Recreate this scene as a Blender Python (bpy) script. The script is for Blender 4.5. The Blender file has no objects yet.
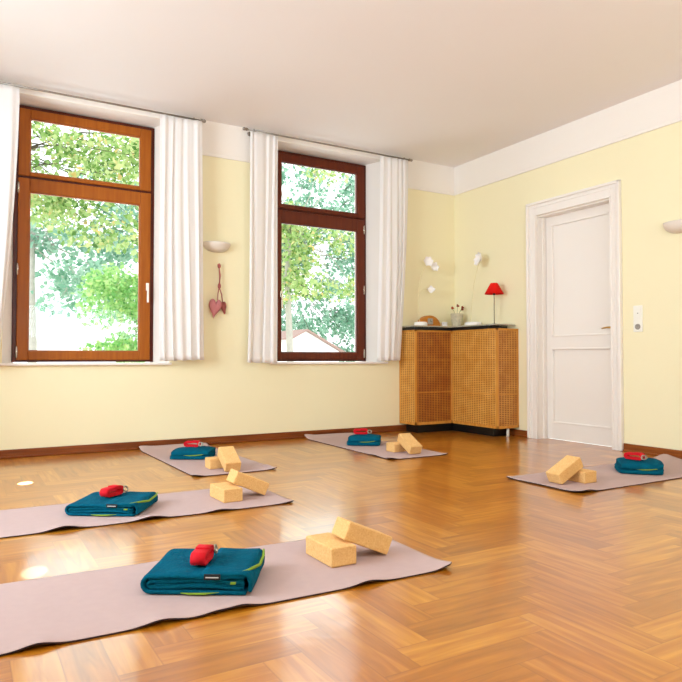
import bpy, bmesh, math, random
from math import sin, cos, pi, radians as RAD, sqrt, exp
from mathutils import Vector, Matrix, noise
random.seed(7)
C = bpy.context.scene.collection

# ------------------------------------------------------------------ helpers
def link(name, bm, mats, parent=None, smooth=False):
    me = bpy.data.meshes.new(name)
    bmesh.ops.recalc_face_normals(bm, faces=bm.faces[:])
    if smooth:
        for f in bm.faces: f.smooth = True
    bm.to_mesh(me); bm.free()
    return link_me(name, me, mats, parent)

def link_me(name, me, mats, parent=None):
    if not isinstance(mats, (list, tuple)): mats = [mats]
    for m in mats: me.materials.append(m)
    o = bpy.data.objects.new(name, me); C.objects.link(o)
    if parent: o.parent = parent
    return o

def empty(name, loc=(0, 0, 0), rotz=0):
    o = bpy.data.objects.new(name, None); C.objects.link(o)
    o.location = loc; o.rotation_euler = (0, 0, rotz); o.empty_display_size = .05
    return o

def tag(o, label=None, cat=None, group=None, kind=None):
    if label: o['label'] = label
    if cat: o['category'] = cat
    if group: o['group'] = group
    if kind: o['kind'] = kind
    return o

def struct(name, bm, mats, parent=None, smooth=False, label=None):
    o = link(name, bm, mats, parent, smooth)
    o['kind'] = 'structure'
    if label: o['label'] = label
    return o

def dup(root, loc=None, rotz=None, label=None):
    r = root.copy(); C.objects.link(r)
    if loc: r.location = loc
    if rotz is not None: r.rotation_euler = (0, 0, rotz)
    if label: r['label'] = label
    for ch in list(root.children):
        c = ch.copy(); C.objects.link(c); c.parent = r
        for g in list(ch.children):
            d = g.copy(); C.objects.link(d); d.parent = c
    return r

def box(bm, lo, hi, mi=0, bev=0, seg=2):
    b = bmesh.new()
    bmesh.ops.create_cube(b, size=1)
    for v in b.verts:
        v.co = Vector([(lo[i] + hi[i]) / 2 + v.co[i] * (hi[i] - lo[i]) for i in range(3)])
    if bev:
        bmesh.ops.bevel(b, geom=b.edges[:], offset=bev, segments=seg, affect='EDGES', profile=.5)
    merge(bm, b, mi)

def merge(bm, b, mi=0, M=None):
    if M: b.transform(M)
    vm = {}
    for v in b.verts: vm[v] = bm.verts.new(v.co)
    for f in b.faces:
        try:
            nf = bm.faces.new([vm[v] for v in f.verts]); nf.material_index = mi; nf.smooth = f.smooth
        except ValueError: pass
    b.free()

def lathe(bm, prof, seg=32, M=None, mi=0, a0=0, a1=2 * pi):
    b = bmesh.new(); full = abs(a1 - a0 - 2 * pi) < 1e-6
    n = seg if full else seg + 1
    rings = []
    for r, z in prof:
        rings.append([b.verts.new((r * cos(a0 + (a1 - a0) * i / seg), r * sin(a0 + (a1 - a0) * i / seg), z)) for i in range(n)])
    for k in range(len(rings) - 1):
        for i in range(seg):
            j = (i + 1) % n
            b.faces.new((rings[k][i], rings[k][j], rings[k + 1][j], rings[k + 1][i]))
    bmesh.ops.remove_doubles(b, verts=b.verts[:], dist=1e-6)
    for f in b.faces: f.smooth = True
    merge(bm, b, mi, M)

def tube(bm, pts, r, seg=8, mi=0, caps=True):
    b = bmesh.new(); pts = [Vector(p) for p in pts]; rings = []
    rr = r if isinstance(r, (list, tuple)) else [r] * len(pts)
    up = Vector((0, 0, 1))
    d0 = (pts[1] - pts[0]).normalized()
    if abs(d0.dot(up)) > .95: up = Vector((0, 1, 0))
    for i, p in enumerate(pts):
        d = (pts[min(i + 1, len(pts) - 1)] - pts[max(i - 1, 0)]).normalized()
        s = d.cross(up)
        if s.length < 1e-4: s = d.cross(Vector((1, 0, 0)))
        s.normalize(); u = s.cross(d)
        rings.append([b.verts.new(p + (s * cos(2 * pi * k / seg) + u * sin(2 * pi * k / seg)) * rr[i]) for k in range(seg)])
    for k in range(len(rings) - 1):
        for i in range(seg):
            j = (i + 1) % seg
            b.faces.new((rings[k][i], rings[k][j], rings[k + 1][j], rings[k + 1][i]))
    if caps: b.faces.new(rings[0]); b.faces.new(rings[-1][::-1])
    for f in b.faces: f.smooth = True
    merge(bm, b, mi)

def torus(bm, R, r, M=None, seg=24, ring=8, mi=0):
    b = bmesh.new(); vs = []
    for i in range(seg):
        a = 2 * pi * i / seg
        vs.append([b.verts.new(((R + r * cos(2 * pi * k / ring)) * cos(a), (R + r * cos(2 * pi * k / ring)) * sin(a), r * sin(2 * pi * k / ring))) for k in range(ring)])
    for i in range(seg):
        for k in range(ring):
            b.faces.new((vs[i][k], vs[(i + 1) % seg][k], vs[(i + 1) % seg][(k + 1) % ring], vs[i][(k + 1) % ring]))
    for f in b.faces: f.smooth = True
    merge(bm, b, mi, M)

def ball(bm, c, r, mi=0, sub=2):
    b = bmesh.new(); bmesh.ops.create_icosphere(b, subdivisions=sub, radius=1)
    rr = r if isinstance(r, (list, tuple)) else (r, r, r)
    for v in b.verts: v.co = Vector((c[0] + v.co.x * rr[0], c[1] + v.co.y * rr[1], c[2] + v.co.z * rr[2]))
    for f in b.faces: f.smooth = True
    merge(bm, b, mi)

def prism(bm, poly, z0, z1, mi=0):
    b = [bm.verts.new((x, y, z0)) for x, y in poly]; t = [bm.verts.new((x, y, z1)) for x, y in poly]
    n = len(poly)
    for i in range(n):
        f = bm.faces.new((b[i], b[(i + 1) % n], t[(i + 1) % n], t[i])); f.material_index = mi
    bm.faces.new(b[::-1]).material_index = mi; bm.faces.new(t).material_index = mi

def T(x=0, y=0, z=0): return Matrix.Translation((x, y, z))
def R(a, ax): return Matrix.Rotation(a, 4, ax)

# ------------------------------------------------------------------ materials
def srgb(c):
    return tuple([((v / 255) / 12.92 if v / 255 <= .04045 else ((v / 255 + .055) / 1.055) ** 2.4) for v in c] + [1])

def mat(name, col, rough=.6, metal=0, var=.0, vscale=8, bump=0, bscale=60, spec=.5, coat=0, sheen=0, alpha=1, trans=0, coords='Object', emit=0):
    m = bpy.data.materials.new(name); m.use_nodes = True
    nt = m.node_tree; p = nt.nodes['Principled BSDF']
    c = srgb(col)
    p.inputs['Base Color'].default_value = c
    p.inputs['Roughness'].default_value = rough; p.inputs['Metallic'].default_value = metal
    p.inputs['Specular IOR Level'].default_value = spec
    p.inputs['Coat Weight'].default_value = coat
    p.inputs['Sheen Weight'].default_value = sheen
    p.inputs['Transmission Weight'].default_value = trans
    tc = nt.nodes.new('ShaderNodeTexCoord')
    if var:
        n = nt.nodes.new('ShaderNodeTexNoise'); n.inputs['Scale'].default_value = vscale; n.inputs['Detail'].default_value = 4
        nt.links.new(tc.outputs[coords], n.inputs['Vector'])
        mx = nt.nodes.new('ShaderNodeMix'); mx.data_type = 'RGBA'
        mx.inputs[6].default_value = tuple(min(1, x * (1 - var)) for x in c[:3]) + (1,)
        mx.inputs[7].default_value = tuple(min(1, x * (1 + var)) for x in c[:3]) + (1,)
        nt.links.new(n.outputs['Fac'], mx.inputs[0]); nt.links.new(mx.outputs[2], p.inputs['Base Color'])
    if bump:
        n = nt.nodes.new('ShaderNodeTexNoise'); n.inputs['Scale'].default_value = bscale; n.inputs['Detail'].default_value = 3
        nt.links.new(tc.outputs[coords], n.inputs['Vector'])
        b = nt.nodes.new('ShaderNodeBump'); b.inputs['Strength'].default_value = bump; b.inputs['Distance'].default_value = .01
        nt.links.new(n.outputs['Fac'], b.inputs['Height']); nt.links.new(b.outputs[0], p.inputs['Normal'])
    return m

def wood(name, dark, light, rough=.4, axis=2, scale=18, coat=.08):
    m = bpy.data.materials.new(name); m.use_nodes = True
    nt = m.node_tree; p = nt.nodes['Principled BSDF']; p.inputs['Roughness'].default_value = rough
    p.inputs['Coat Weight'].default_value = coat; p.inputs['Coat Roughness'].default_value = .2; p.inputs['Specular IOR Level'].default_value = .25
    tc = nt.nodes.new('ShaderNodeTexCoord'); mp = nt.nodes.new('ShaderNodeMapping')
    sc = [scale] * 3; sc[axis] = scale * .07; mp.inputs['Scale'].default_value = sc
    n = nt.nodes.new('ShaderNodeTexNoise'); n.inputs['Scale'].default_value = 2; n.inputs['Detail'].default_value = 6
    cr = nt.nodes.new('ShaderNodeValToRGB')
    cr.color_ramp.elements[0].position = .3; cr.color_ramp.elements[0].color = srgb(dark)
    cr.color_ramp.elements[1].position = .7; cr.color_ramp.elements[1].color = srgb(light)
    nt.links.new(tc.outputs['Object'], mp.inputs[0]); nt.links.new(mp.outputs[0], n.inputs[0])
    nt.links.new(n.outputs['Fac'], cr.inputs[0]); nt.links.new(cr.outputs[0], p.inputs['Base Color'])
    return m

M_wall = mat('wall_paint_yellow', (241, 232, 196), .8, var=.02, vscale=1.5, bump=.05, bscale=90, spec=.2)
M_white = mat('white_paint', (240, 233, 226), .7, var=.01, vscale=2, bump=.04, bscale=120, spec=.2)
M_ceil = mat('ceiling_paint', (236, 231, 229), .9, var=.025, vscale=.8, bump=.04, bscale=80, spec=.1)
M_door = mat('door_lacquer', (238, 231, 224), .35, var=.01, vscale=3, spec=.5)
M_seam = mat('joint_shadow_line', (160, 148, 135), .8)
M_frame = wood('window_frame_dark_wood', (70, 22, 8), (90, 32, 10), .4)
M_sash = wood('window_sash_brown_wood', (148, 74, 4), (166, 90, 10), .5)
M_sash2 = wood('window_sash_red_wood', (88, 30, 8), (106, 42, 12), .4)
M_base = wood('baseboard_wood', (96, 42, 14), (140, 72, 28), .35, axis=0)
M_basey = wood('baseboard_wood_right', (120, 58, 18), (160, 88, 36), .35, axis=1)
M_curt = None
M_steel = mat('brushed_steel', (150, 140, 130), .35, metal=.9)
M_chrome = mat('nickel', (215, 208, 195), .25, metal=1)
M_ring = mat('dull_metal_ring', (168, 160, 146), .4, metal=.8)
M_brass = mat('brass', (190, 150, 80), .3, metal=1)
M_cork = None
M_mat = mat('mat_mauve_foam', (188, 163, 160), .85, var=.04, vscale=30, bump=.12, bscale=420, spec=.2)
M_matb = mat('mat_dark_underside', (52, 30, 30), .9)
M_teal = mat('teal_fleece', (4, 84, 108), .95, var=.4, vscale=16, bump=.8, bscale=55, spec=.05)
M_lime = mat('lime_edge_binding', (128, 158, 52), .8, spec=.2)
M_tag = mat('black_woven_tag', (16, 20, 26), .7)
M_print = mat('tag_white_print', (210, 214, 214), .7)
M_red = mat('red_webbing', (214, 22, 38), .75, var=.08, vscale=60, bump=.4, bscale=350, spec=.2)
M_black = mat('black_board', (14, 10, 9), .35)
M_shade = mat('red_lampshade', (222, 20, 8), .7, spec=.2)
M_wire = mat('lamp_steel_rod', (92, 86, 80), .4, metal=.6)
M_ceram = mat('white_plaster_sconce', (228, 218, 206), .7, spec=.2)
M_heart = mat('pink_fabric', (188, 120, 122), .9, var=.12, vscale=60, bump=.3, bscale=200, spec=.1)
M_hearts = mat('rose_fabric_dark', (164, 92, 88), .9, var=.12, vscale=60, bump=.3, bscale=200, spec=.1)
M_plastic = mat('white_plastic', (240, 238, 228), .35)
M_grey = mat('grey_plastic', (158, 152, 142), .5)
M_petal = mat('white_petal', (244, 240, 238), .7)
M_stemw = mat('pale_wire', (226, 214, 168), .6)
M_clockw = wood('clock_wood', (168, 98, 30), (204, 134, 54), .4, axis=0)
M_vase = mat('grey_mottled_pot', (196, 186, 160), .8, var=.35, vscale=40, bump=.4, bscale=60)
M_berry = mat('red_brown_blossom', (150, 52, 24), .8)
M_twig = mat('twig', (130, 130, 70), .8)
M_houseW = mat('house_plaster', (250, 248, 246), .9)
M_roof = mat('roof_tile_edge', (170, 140, 132), .9)
M_roofw = mat('roof_pale', (236, 230, 228), .9)
M_bark = mat('pale_bark', (184, 178, 168), .9, var=.3, vscale=10, bump=.5, bscale=20)
M_barkd = mat('dark_bark', (84, 74, 56), .9, var=.3, vscale=10, bump=.5, bscale=20)
M_ground = mat('pale_ground', (240, 240, 232), .95, var=.05, vscale=1)

def curtain_mat():
    m = bpy.data.materials.new('curtain_white_cotton'); m.use_nodes = True
    nt = m.node_tree; nt.nodes.remove(nt.nodes['Principled BSDF'])
    d = nt.nodes.new('ShaderNodeBsdfDiffuse'); d.inputs[0].default_value = srgb((246, 243, 243))
    t = nt.nodes.new('ShaderNodeBsdfTranslucent'); t.inputs[0].default_value = srgb((250, 246, 242))
    mx = nt.nodes.new('ShaderNodeMixShader'); mx.inputs[0].default_value = .3
    tc = nt.nodes.new('ShaderNodeTexCoord'); n = nt.nodes.new('ShaderNodeTexNoise'); n.inputs['Scale'].default_value = 300
    b = nt.nodes.new('ShaderNodeBump'); b.inputs['Strength'].default_value = .05
    nt.links.new(tc.outputs['Object'], n.inputs[0]); nt.links.new(n.outputs['Fac'], b.inputs['Height']); nt.links.new(b.outputs[0], d.inputs['Normal'])
    nt.links.new(d.outputs[0], mx.inputs[1]); nt.links.new(t.outputs[0], mx.inputs[2])
    nt.links.new(mx.outputs[0], nt.nodes['Material Output'].inputs[0])
    return m
M_curt = curtain_mat()

def cork_mat():
    m = bpy.data.materials.new('cork'); m.use_nodes = True
    nt = m.node_tree; p = nt.nodes['Principled BSDF']; p.inputs['Roughness'].default_value = .85; p.inputs['Specular IOR Level'].default_value = .2
    tc = nt.nodes.new('ShaderNodeTexCoord')
    v = nt.nodes.new('ShaderNodeTexVoronoi'); v.inputs['Scale'].default_value = 190
    n = nt.nodes.new('ShaderNodeTexNoise'); n.inputs['Scale'].default_value = 120; n.inputs['Detail'].default_value = 3
    cr = nt.nodes.new('ShaderNodeValToRGB'); e = cr.color_ramp.elements
    e[0].position = .0; e[0].color = srgb((176, 122, 66)); e[1].position = 1; e[1].color = srgb((242, 204, 146))
    e.new(.3).color = srgb((222, 172, 108)); e.new(.62).color = srgb((232, 188, 126))
    mx = nt.nodes.new('ShaderNodeMix'); mx.data_type = 'FLOAT'; mx.inputs[0].default_value = .5
    nt.links.new(tc.outputs['Object'], v.inputs['Vector']); nt.links.new(tc.outputs['Object'], n.inputs['Vector'])
    nt.links.new(v.outputs['Color'], mx.inputs[2]); nt.links.new(n.outputs['Fac'], mx.inputs[3])
    nt.links.new(mx.outputs[0], cr.inputs[0]); nt.links.new(cr.outputs[0], p.inputs['Base Color'])
    b = nt.nodes.new('ShaderNodeBump'); b.inputs['Strength'].default_value = .15; b.inputs['Distance'].default_value = .003
    nt.links.new(mx.outputs[0], b.inputs['Height']); nt.links.new(b.outputs[0], p.inputs['Normal'])
    return m
M_cork = cork_mat()

def glass_mat():
    m = bpy.data.materials.new('window_glass'); m.use_nodes = True
    nt = m.node_tree; nt.nodes.remove(nt.nodes['Principled BSDF'])
    t = nt.nodes.new('ShaderNodeBsdfTransparent'); t.inputs[0].default_value = (.97, .985, .98, 1)
    g = nt.nodes.new('ShaderNodeBsdfGlossy'); g.inputs['Roughness'].default_value = .02
    fr = nt.nodes.new('ShaderNodeFresnel'); fr.inputs[0].default_value = 1.25
    mx = nt.nodes.new('ShaderNodeMixShader')
    nt.links.new(fr.outputs[0], mx.inputs[0]); nt.links.new(t.outputs[0], mx.inputs[1]); nt.links.new(g.outputs[0], mx.inputs[2])
    nt.links.new(mx.outputs[0], nt.nodes['Material Output'].inputs[0])
    return m
M_glass = glass_mat()
M_shelfglass = mat('pale_glass_shelf', (214, 208, 186), .1, trans=.35, spec=.6)

def leaf_mat(name, cols):
    m = bpy.data.materials.new(name); m.use_nodes = True
    nt = m.node_tree; nt.nodes.remove(nt.nodes['Principled BSDF'])
    at = nt.nodes.new('ShaderNodeAttribute'); at.attribute_name = 'tint'
    cr = nt.nodes.new('ShaderNodeValToRGB'); e = cr.color_ramp.elements
    e[0].color = srgb(cols[0]); e[1].color = srgb(cols[-1])
    for i, c in enumerate(cols[1:-1]): e.new((i + 1) / (len(cols) - 1)).color = srgb(c)
    d = nt.nodes.new('ShaderNodeBsdfDiffuse'); t = nt.nodes.new('ShaderNodeBsdfTranslucent')
    mx = nt.nodes.new('ShaderNodeMixShader'); mx.inputs[0].default_value = .5
    nt.links.new(at.outputs['Fac'], cr.inputs[0]); nt.links.new(cr.outputs[0], d.inputs[0]); nt.links.new(cr.outputs[0], t.inputs[0])
    nt.links.new(d.outputs[0], mx.inputs[1]); nt.links.new(t.outputs[0], mx.inputs[2])
    nt.links.new(mx.outputs[0], nt.nodes['Material Output'].inputs[0])
    return m

def cane_mat(name, axis, light, mid, dark):
    """woven cane: upright splints and horizontal strands with dark gaps, in object space"""
    m = bpy.data.materials.new(name); m.use_nodes = True
    nt = m.node_tree; p = nt.nodes['Principled BSDF']; p.inputs['Roughness'].default_value = .5
    p.inputs['Coat Weight'].default_value = .15
    tc = nt.nodes.new('ShaderNodeTexCoord'); sep = nt.nodes.new('ShaderNodeSeparateXYZ'); nt.links.new(tc.outputs['Object'], sep.inputs[0])
    def math_(op, a, b=None):
        n = nt.nodes.new('ShaderNodeMath'); n.operation = op
        for i, v in enumerate((a, b)):
            if v is None: continue
            if isinstance(v, (int, float)): n.inputs[i].default_value = v
            else: nt.links.new(v, n.inputs[i])
        return n.outputs[0]
    u = math_('DIVIDE', sep.outputs[axis], .036); w = math_('DIVIDE', sep.outputs[2], .0185)
    fu = math_('FRACT', u); fw = math_('FRACT', w)
    gu = math_('MULTIPLY', math_('GREATER_THAN', fu, .36), math_('GREATER_THAN', fw, .42))    # gap
    nz = nt.nodes.new('ShaderNodeTexNoise'); nz.inputs['Scale'].default_value = 9; nz.inputs['Detail'].default_value = 4
    nt.links.new(tc.outputs['Object'], nz.inputs[0])
    cr = nt.nodes.new('ShaderNodeValToRGB'); e = cr.color_ramp.elements
    e[0].position = .35; e[0].color = srgb(mid); e[1].position = .65; e[1].color = srgb(light)
    nt.links.new(nz.outputs['Fac'], cr.inputs[0])
    mx = nt.nodes.new('ShaderNodeMix'); mx.data_type = 'RGBA'
    nt.links.new(gu, mx.inputs[0]); nt.links.new(cr.outputs[0], mx.inputs[6]); mx.inputs[7].default_value = srgb(dark)
    nt.links.new(mx.outputs[2], p.inputs['Base Color'])
    b = nt.nodes.new('ShaderNodeBump'); b.inputs['Strength'].default_value = .6; b.inputs['Distance'].default_value = .003; b.invert = True
    nt.links.new(gu, b.inputs['Height']); nt.links.new(b.outputs[0], p.inputs['Normal'])
    return m
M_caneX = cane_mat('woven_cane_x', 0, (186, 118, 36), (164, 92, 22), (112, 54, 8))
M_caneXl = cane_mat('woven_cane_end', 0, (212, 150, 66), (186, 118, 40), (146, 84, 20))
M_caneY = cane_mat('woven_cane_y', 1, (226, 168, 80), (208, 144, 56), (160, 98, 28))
M_cabw = wood('cabinet_wood', (196, 128, 46), (218, 154, 70), .45)

def floor_mat():
    m = bpy.data.materials.new('varnished_parquet'); m.use_nodes = True
    nt = m.node_tree; p = nt.nodes['Principled BSDF']
    L = nt.links.new
    at = nt.nodes.new('ShaderNodeAttribute'); at.attribute_name = 'stave'
    uv = nt.nodes.new('ShaderNodeUVMap'); uv.uv_map = 'UVMap'
    mp = nt.nodes.new('ShaderNodeMapping'); mp.inputs['Scale'].default_value = (1.5, 15, 1)
    n = nt.nodes.new('ShaderNodeTexNoise'); n.inputs['Scale'].default_value = 2.2; n.inputs['Detail'].default_value = 2; n.inputs['Distortion'].default_value = .6
    L(uv.outputs[0], mp.inputs[0]); L(mp.outputs[0], n.inputs['Vector'])
    sep = nt.nodes.new('ShaderNodeSeparateColor'); L(at.outputs['Color'], sep.inputs[0])
    cr = nt.nodes.new('ShaderNodeValToRGB'); e = cr.color_ramp.elements
    e[0].position = .0; e[0].color = srgb((134, 72, 6)); e[1].position = 1; e[1].color = srgb((216, 150, 50))
    e.new(.5).color = srgb((178, 106, 16))
    add = nt.nodes.new('ShaderNodeMath'); add.operation = 'MULTIPLY_ADD'; add.inputs[1].default_value = .34; 
    L(sep.outputs[0], add.inputs[0])
    sc = nt.nodes.new('ShaderNodeMath'); sc.operation = 'MULTIPLY_ADD'; sc.inputs[1].default_value = 1.0; sc.inputs[2].default_value = -.18
    L(n.outputs['Fac'], sc.inputs[0]); L(sc.outputs[0], add.inputs[2]); L(add.outputs[0], cr.inputs[0])
    # joints: distance to the stave's edge stored in green/blue as metres along and across
    uv2 = nt.nodes.new('ShaderNodeUVMap'); uv2.uv_map = 'EdgeUV'
    s2 = nt.nodes.new('ShaderNodeSeparateXYZ'); L(uv2.outputs[0], s2.inputs[0])
    def m2(op, a, b):
        q = nt.nodes.new('ShaderNodeMath'); q.operation = op
        for i, v in enumerate((a, b)):
            if isinstance(v, (int, float)): q.inputs[i].default_value = v
            else: L(v, q.inputs[i])
        return q.outputs[0]
    dx = m2('SUBTRACT', .23, m2('ABSOLUTE', m2('SUBTRACT', s2.outputs[0], .23), 0))
    dy = m2('SUBTRACT', .0575, m2('ABSOLUTE', m2('SUBTRACT', s2.outputs[1], .0575), 0))
    d = m2('MINIMUM', dx, dy); j = m2('MAXIMUM', 0, m2('SUBTRACT', 1, m2('DIVIDE', d, .0035)))
    mx = nt.nodes.new('ShaderNodeMix'); mx.data_type = 'RGBA'; mx.inputs[7].default_value = srgb((120, 62, 14))
    jj = m2('MULTIPLY', j, .38); L(jj, mx.inputs[0]); L(cr.outputs[0], mx.inputs[6]); L(mx.outputs[2], p.inputs['Base Color'])
    tc = nt.nodes.new('ShaderNodeTexCoord')
    n2 = nt.nodes.new('ShaderNodeTexNoise'); n2.inputs['Scale'].default_value = 3; n2.inputs['Detail'].default_value = 3
    L(tc.outputs['Object'], n2.inputs[0])
    mr = nt.nodes.new('ShaderNodeMapRange'); mr.inputs['To Min'].default_value = .278; mr.inputs['To Max'].default_value = .33
    L(n2.outputs['Fac'], mr.inputs[0]); L(mr.outputs[0], p.inputs['Roughness'])
    p.inputs['Specular IOR Level'].default_value = .4
    p.inputs['Coat Weight'].default_value = .75; p.inputs['Coat Roughness'].default_value = .14
    b = nt.nodes.new('ShaderNodeBump'); b.inputs['Strength'].default_value = .06; b.inputs['Distance'].default_value = .02
    n3 = nt.nodes.new('ShaderNodeTexNoise'); n3.inputs['Scale'].default_value = 7; L(tc.outputs['Object'], n3.inputs[0])
    L(n3.outputs['Fac'], b.inputs['Height']); L(b.outputs[0], p.inputs['Normal']); L(b.outputs[0], p.inputs['Coat Normal'])
    return m
M_floor = floor_mat()

# ------------------------------------------------------------------ camera
cam = bpy.data.cameras.new('camera'); camo = bpy.data.objects.new('camera', cam); C.objects.link(camo)
cam.sensor_fit = 'HORIZONTAL'; cam.sensor_width = 36; cam.lens = 649.96 / 682 * 36; cam.clip_start = .02; cam.clip_end = 200
YAW, PITCH = .5276, .0261
F = Vector((sin(YAW) * cos(PITCH), cos(YAW) * cos(PITCH), sin(PITCH))); RT = Vector((cos(YAW), -sin(YAW), 0)); UP = RT.cross(F)
camo.matrix_world = Matrix(((RT.x, UP.x, -F.x, -4.934), (RT.y, UP.y, -F.y, -5.845), (RT.z, UP.z, -F.z, .8), (0, 0, 0, 1)))
bpy.context.scene.camera = camo

# ------------------------------------------------------------------ room shell
XL, YF, H = -6.7, -8.2, 3.02
ZC = 2.693
# openings at the room face (y=0): x0,x1,z0,z1
OPEN = [(-4.66, -3.322, .757, 2.956), (-2.31, -.982, .757, 2.956)]
FRM = [(-4.578, -3.405), (-2.181, -1.067)]

def wall_back():
    bm = bmesh.new()
    xs = sorted([XL - .3, .3] + [v for o in OPEN for v in o[:2]]); zs = [-.6, .757, 2.956, H + .3]
    def quad(pts, mi):
        f = bm.faces.new([bm.verts.new(p) for p in pts]); f.material_index = mi
    for i in range(len(xs) - 1):
        for k in range(3):
            x0, x1, z0, z1 = xs[i], xs[i + 1], zs[k], zs[k + 1]
            if k == 1 and any(abs(x0 - o[0]) < 1e-6 for o in OPEN): continue
            quad([(x0, 0, z0), (x1, 0, z0), (x1, 0, z1), (x0, 0, z1)], 0)
            quad([(x0, .46, z0), (x1, .46, z0), (x1, .46, z1), (x0, .46, z1)], 1)
    for (x0, x1, z0, z1), (f0, f1) in zip(OPEN, FRM):
        a0, a1 = f0 + .012, f1 - .012       # reveal narrows slightly towards the frame
        st = [(0, x0, x1), (.25, f0 - .0, f1 + .0), (.252, a0, a1), (.46, a0, a1)]
        for (ya, xa0, xa1), (yb, xb0, xb1) in zip(st, st[1:]):
            quad([(xa0, ya, z0), (xb0, yb, z0), (xb0, yb, z1), (xa0, ya, z1)], 1)
            quad([(xa1, ya, z0), (xb1, yb, z0), (xb1, yb, z1), (xa1, ya, z1)], 1)
            quad([(xa0, ya, z0), (xa1, ya, z0), (xb1, yb, z0), (xb0, yb, z0)], 1)
            quad([(xa0, ya, z1), (xa1, ya, z1), (xb1, yb, z1), (xb0, yb, z1)], 1)
    bmesh.ops.remove_doubles(bm, verts=bm.verts[:], dist=1e-5)
    return bm
struct('wall_back', wall_back(), [M_wall, M_white])

# right wall with the door opening (y -1.25..-2.105, z 0..2.21), door niche behind
DY0, DY1, DZ = -1.25, -2.13, 2.213
def wall_right():
    bm = bmesh.new()
    box(bm, (0, DY0, 0), (.3, 0.0, H)); box(bm, (0, YF, 0), (.3, DY1, H)); box(bm, (0, DY1, DZ), (.3, DY0, H))
    return bm
struct('wall_right', wall_right(), M_wall)
# left wall with a window opening behind the left frame edge
def wall_left():
    bm = bmesh.new(); a, b = -3.6, -1.4
    box(bm, (XL - .3, b, 0), (XL, 0, H)); box(bm, (XL - .3, YF, 0), (XL, a, H))
    box(bm, (XL - .3, a, 0), (XL, b, .76)); box(bm, (XL - .3, a, 2.9), (XL, b, H))
    return bm
struct('wall_left', wall_left(), M_wall)
bm = bmesh.new(); box(bm, (XL, YF - .2, 0), (.3, YF, H)); struct('wall_front', bm, M_wall)
bm = bmesh.new(); box(bm, (XL - .3, YF - .2, H), (.3, .46, H + .2)); struct('ceiling', bm, M_ceil)

def floor():
    W, n = .115, 4; Ln = W * n
    me = bpy.data.meshes.new('floor'); bm = bmesh.new()
    uv = bm.loops.layers.uv.new('UVMap'); ue = bm.loops.layers.uv.new('EdgeUV'); col = bm.loops.layers.float_color.new('stave')
    ox, oy = XL - .3, YF - .3
    nx, ny = int((-XL + .9) / W) + 2, int((-YF + .9) / W) + 2
    def stave(x, y, lx, ly, along_x):
        if x * W + ox > .05 or y * W + oy > .05 or (x + lx) * W + ox < XL - .05 or (y + ly) * W + oy < YF - .05: return
        x0, y0, x1, y1 = ox + x * W, oy + y * W, ox + (x + lx) * W, oy + (y + ly) * W
        vs = [bm.verts.new((a, b, 0)) for a, b in ((x0, y0), (x1, y0), (x1, y1), (x0, y1))]
        f = bm.faces.new(vs); r = random.random(); ou, ov = random.random() * 50, random.random() * 50
        if along_x: st = [(0, 0), (Ln, 0), (Ln, W), (0, W)]
        else: st = [(0, 0), (0, W), (Ln, W), (Ln, 0)]
        for l, (s, t) in zip(f.loops, st):
            l[uv].uv = (ou + s, ov + t); l[ue].uv = (s, t); l[col] = (r, random.random(), 0, 1)
    for j in range(-8, ny + 8):
        for k in range(-24, 24):
            stave(j + 2 * n * k, j, n, 1, True)
    for c in range(-8, nx + 8):
        for k in range(-24, 24):
            stave(c, c - 2 * n + 1 + 2 * n * k, 1, n, False)
    for co, no in (((0.125, 0, 0), (1, 0, 0)), ((XL, 0, 0), (-1, 0, 0)), ((0, 0, 0), (0, 1, 0)), ((0, YF, 0), (0, -1, 0))):
        bmesh.ops.bisect_plane(bm, geom=bm.verts[:] + bm.edges[:] + bm.faces[:], plane_co=co, plane_no=no, clear_outer=True)
    # slab edge below
    b0 = [bm.verts.new(p) for p in ((XL, YF, -.15), (.125, YF, -.15), (.125, 0, -.15), (XL, 0, -.15))]; bm.faces.new(b0[::-1])
    for f in bm.faces:
        f.normal_update()
        if abs(f.calc_center_median().z) < .01 and f.normal.z < 0: f.normal_flip()
    bm.to_mesh(me); bm.free()
    o = link_me('floor', me, M_floor); o['kind'] = 'structure'
    return o
floor()

# white frieze band with a thin moulding under the ceiling
def frieze(bm, along, a, b):
    t = .008
    if along == 'x':
        box(bm, (a, -t, ZC), (b, .0, H)); box(bm, (a, -t - .008, ZC - .004), (b, 0, ZC + .012), bev=.003); box(bm, (a, -t - .004, ZC + .03), (b, 0, ZC + .036))
    else:
        box(bm, (-t, a, ZC), (0, b, H)); box(bm, (-t - .008, a, ZC - .004), (0, b, ZC + .012), bev=.003); box(bm, (-t - .004, a, ZC + .03), (0, b, ZC + .036))
bm = bmesh.new()
for a, b in ((XL, OPEN[0][0]), (OPEN[0][1], OPEN[1][0]), (OPEN[1][1], 0)): frieze(bm, 'x', a, b)
for o in OPEN: box(bm, (o[0], -.008, 2.957), (o[1], 0, H))
struct('trim_1', bm, M_white)
bm = bmesh.new(); frieze(bm, 'y', YF, -.0085); struct('trim_2', bm, M_white)

# baseboards
def basebd(bm, along, a, b):
    if along == 'x':
        box(bm, (a, -.016, 0), (b, 0, .068), bev=.004); box(bm, (a, -.03, 0), (b, -.014, .016), bev=.006)
    else:
        box(bm, (-.016, a, 0), (0, b, .068), bev=.004); box(bm, (-.03, a, 0), (-.014, b, .016), bev=.006)
bm = bmesh.new(); basebd(bm, 'x', XL, 0); struct('baseboard_back', bm, M_base)
bm = bmesh.new(); basebd(bm, 'y', YF, -2.223); basebd(bm, 'y', -1.141, -.031); struct('baseboard_right', bm, M_basey)

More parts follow.
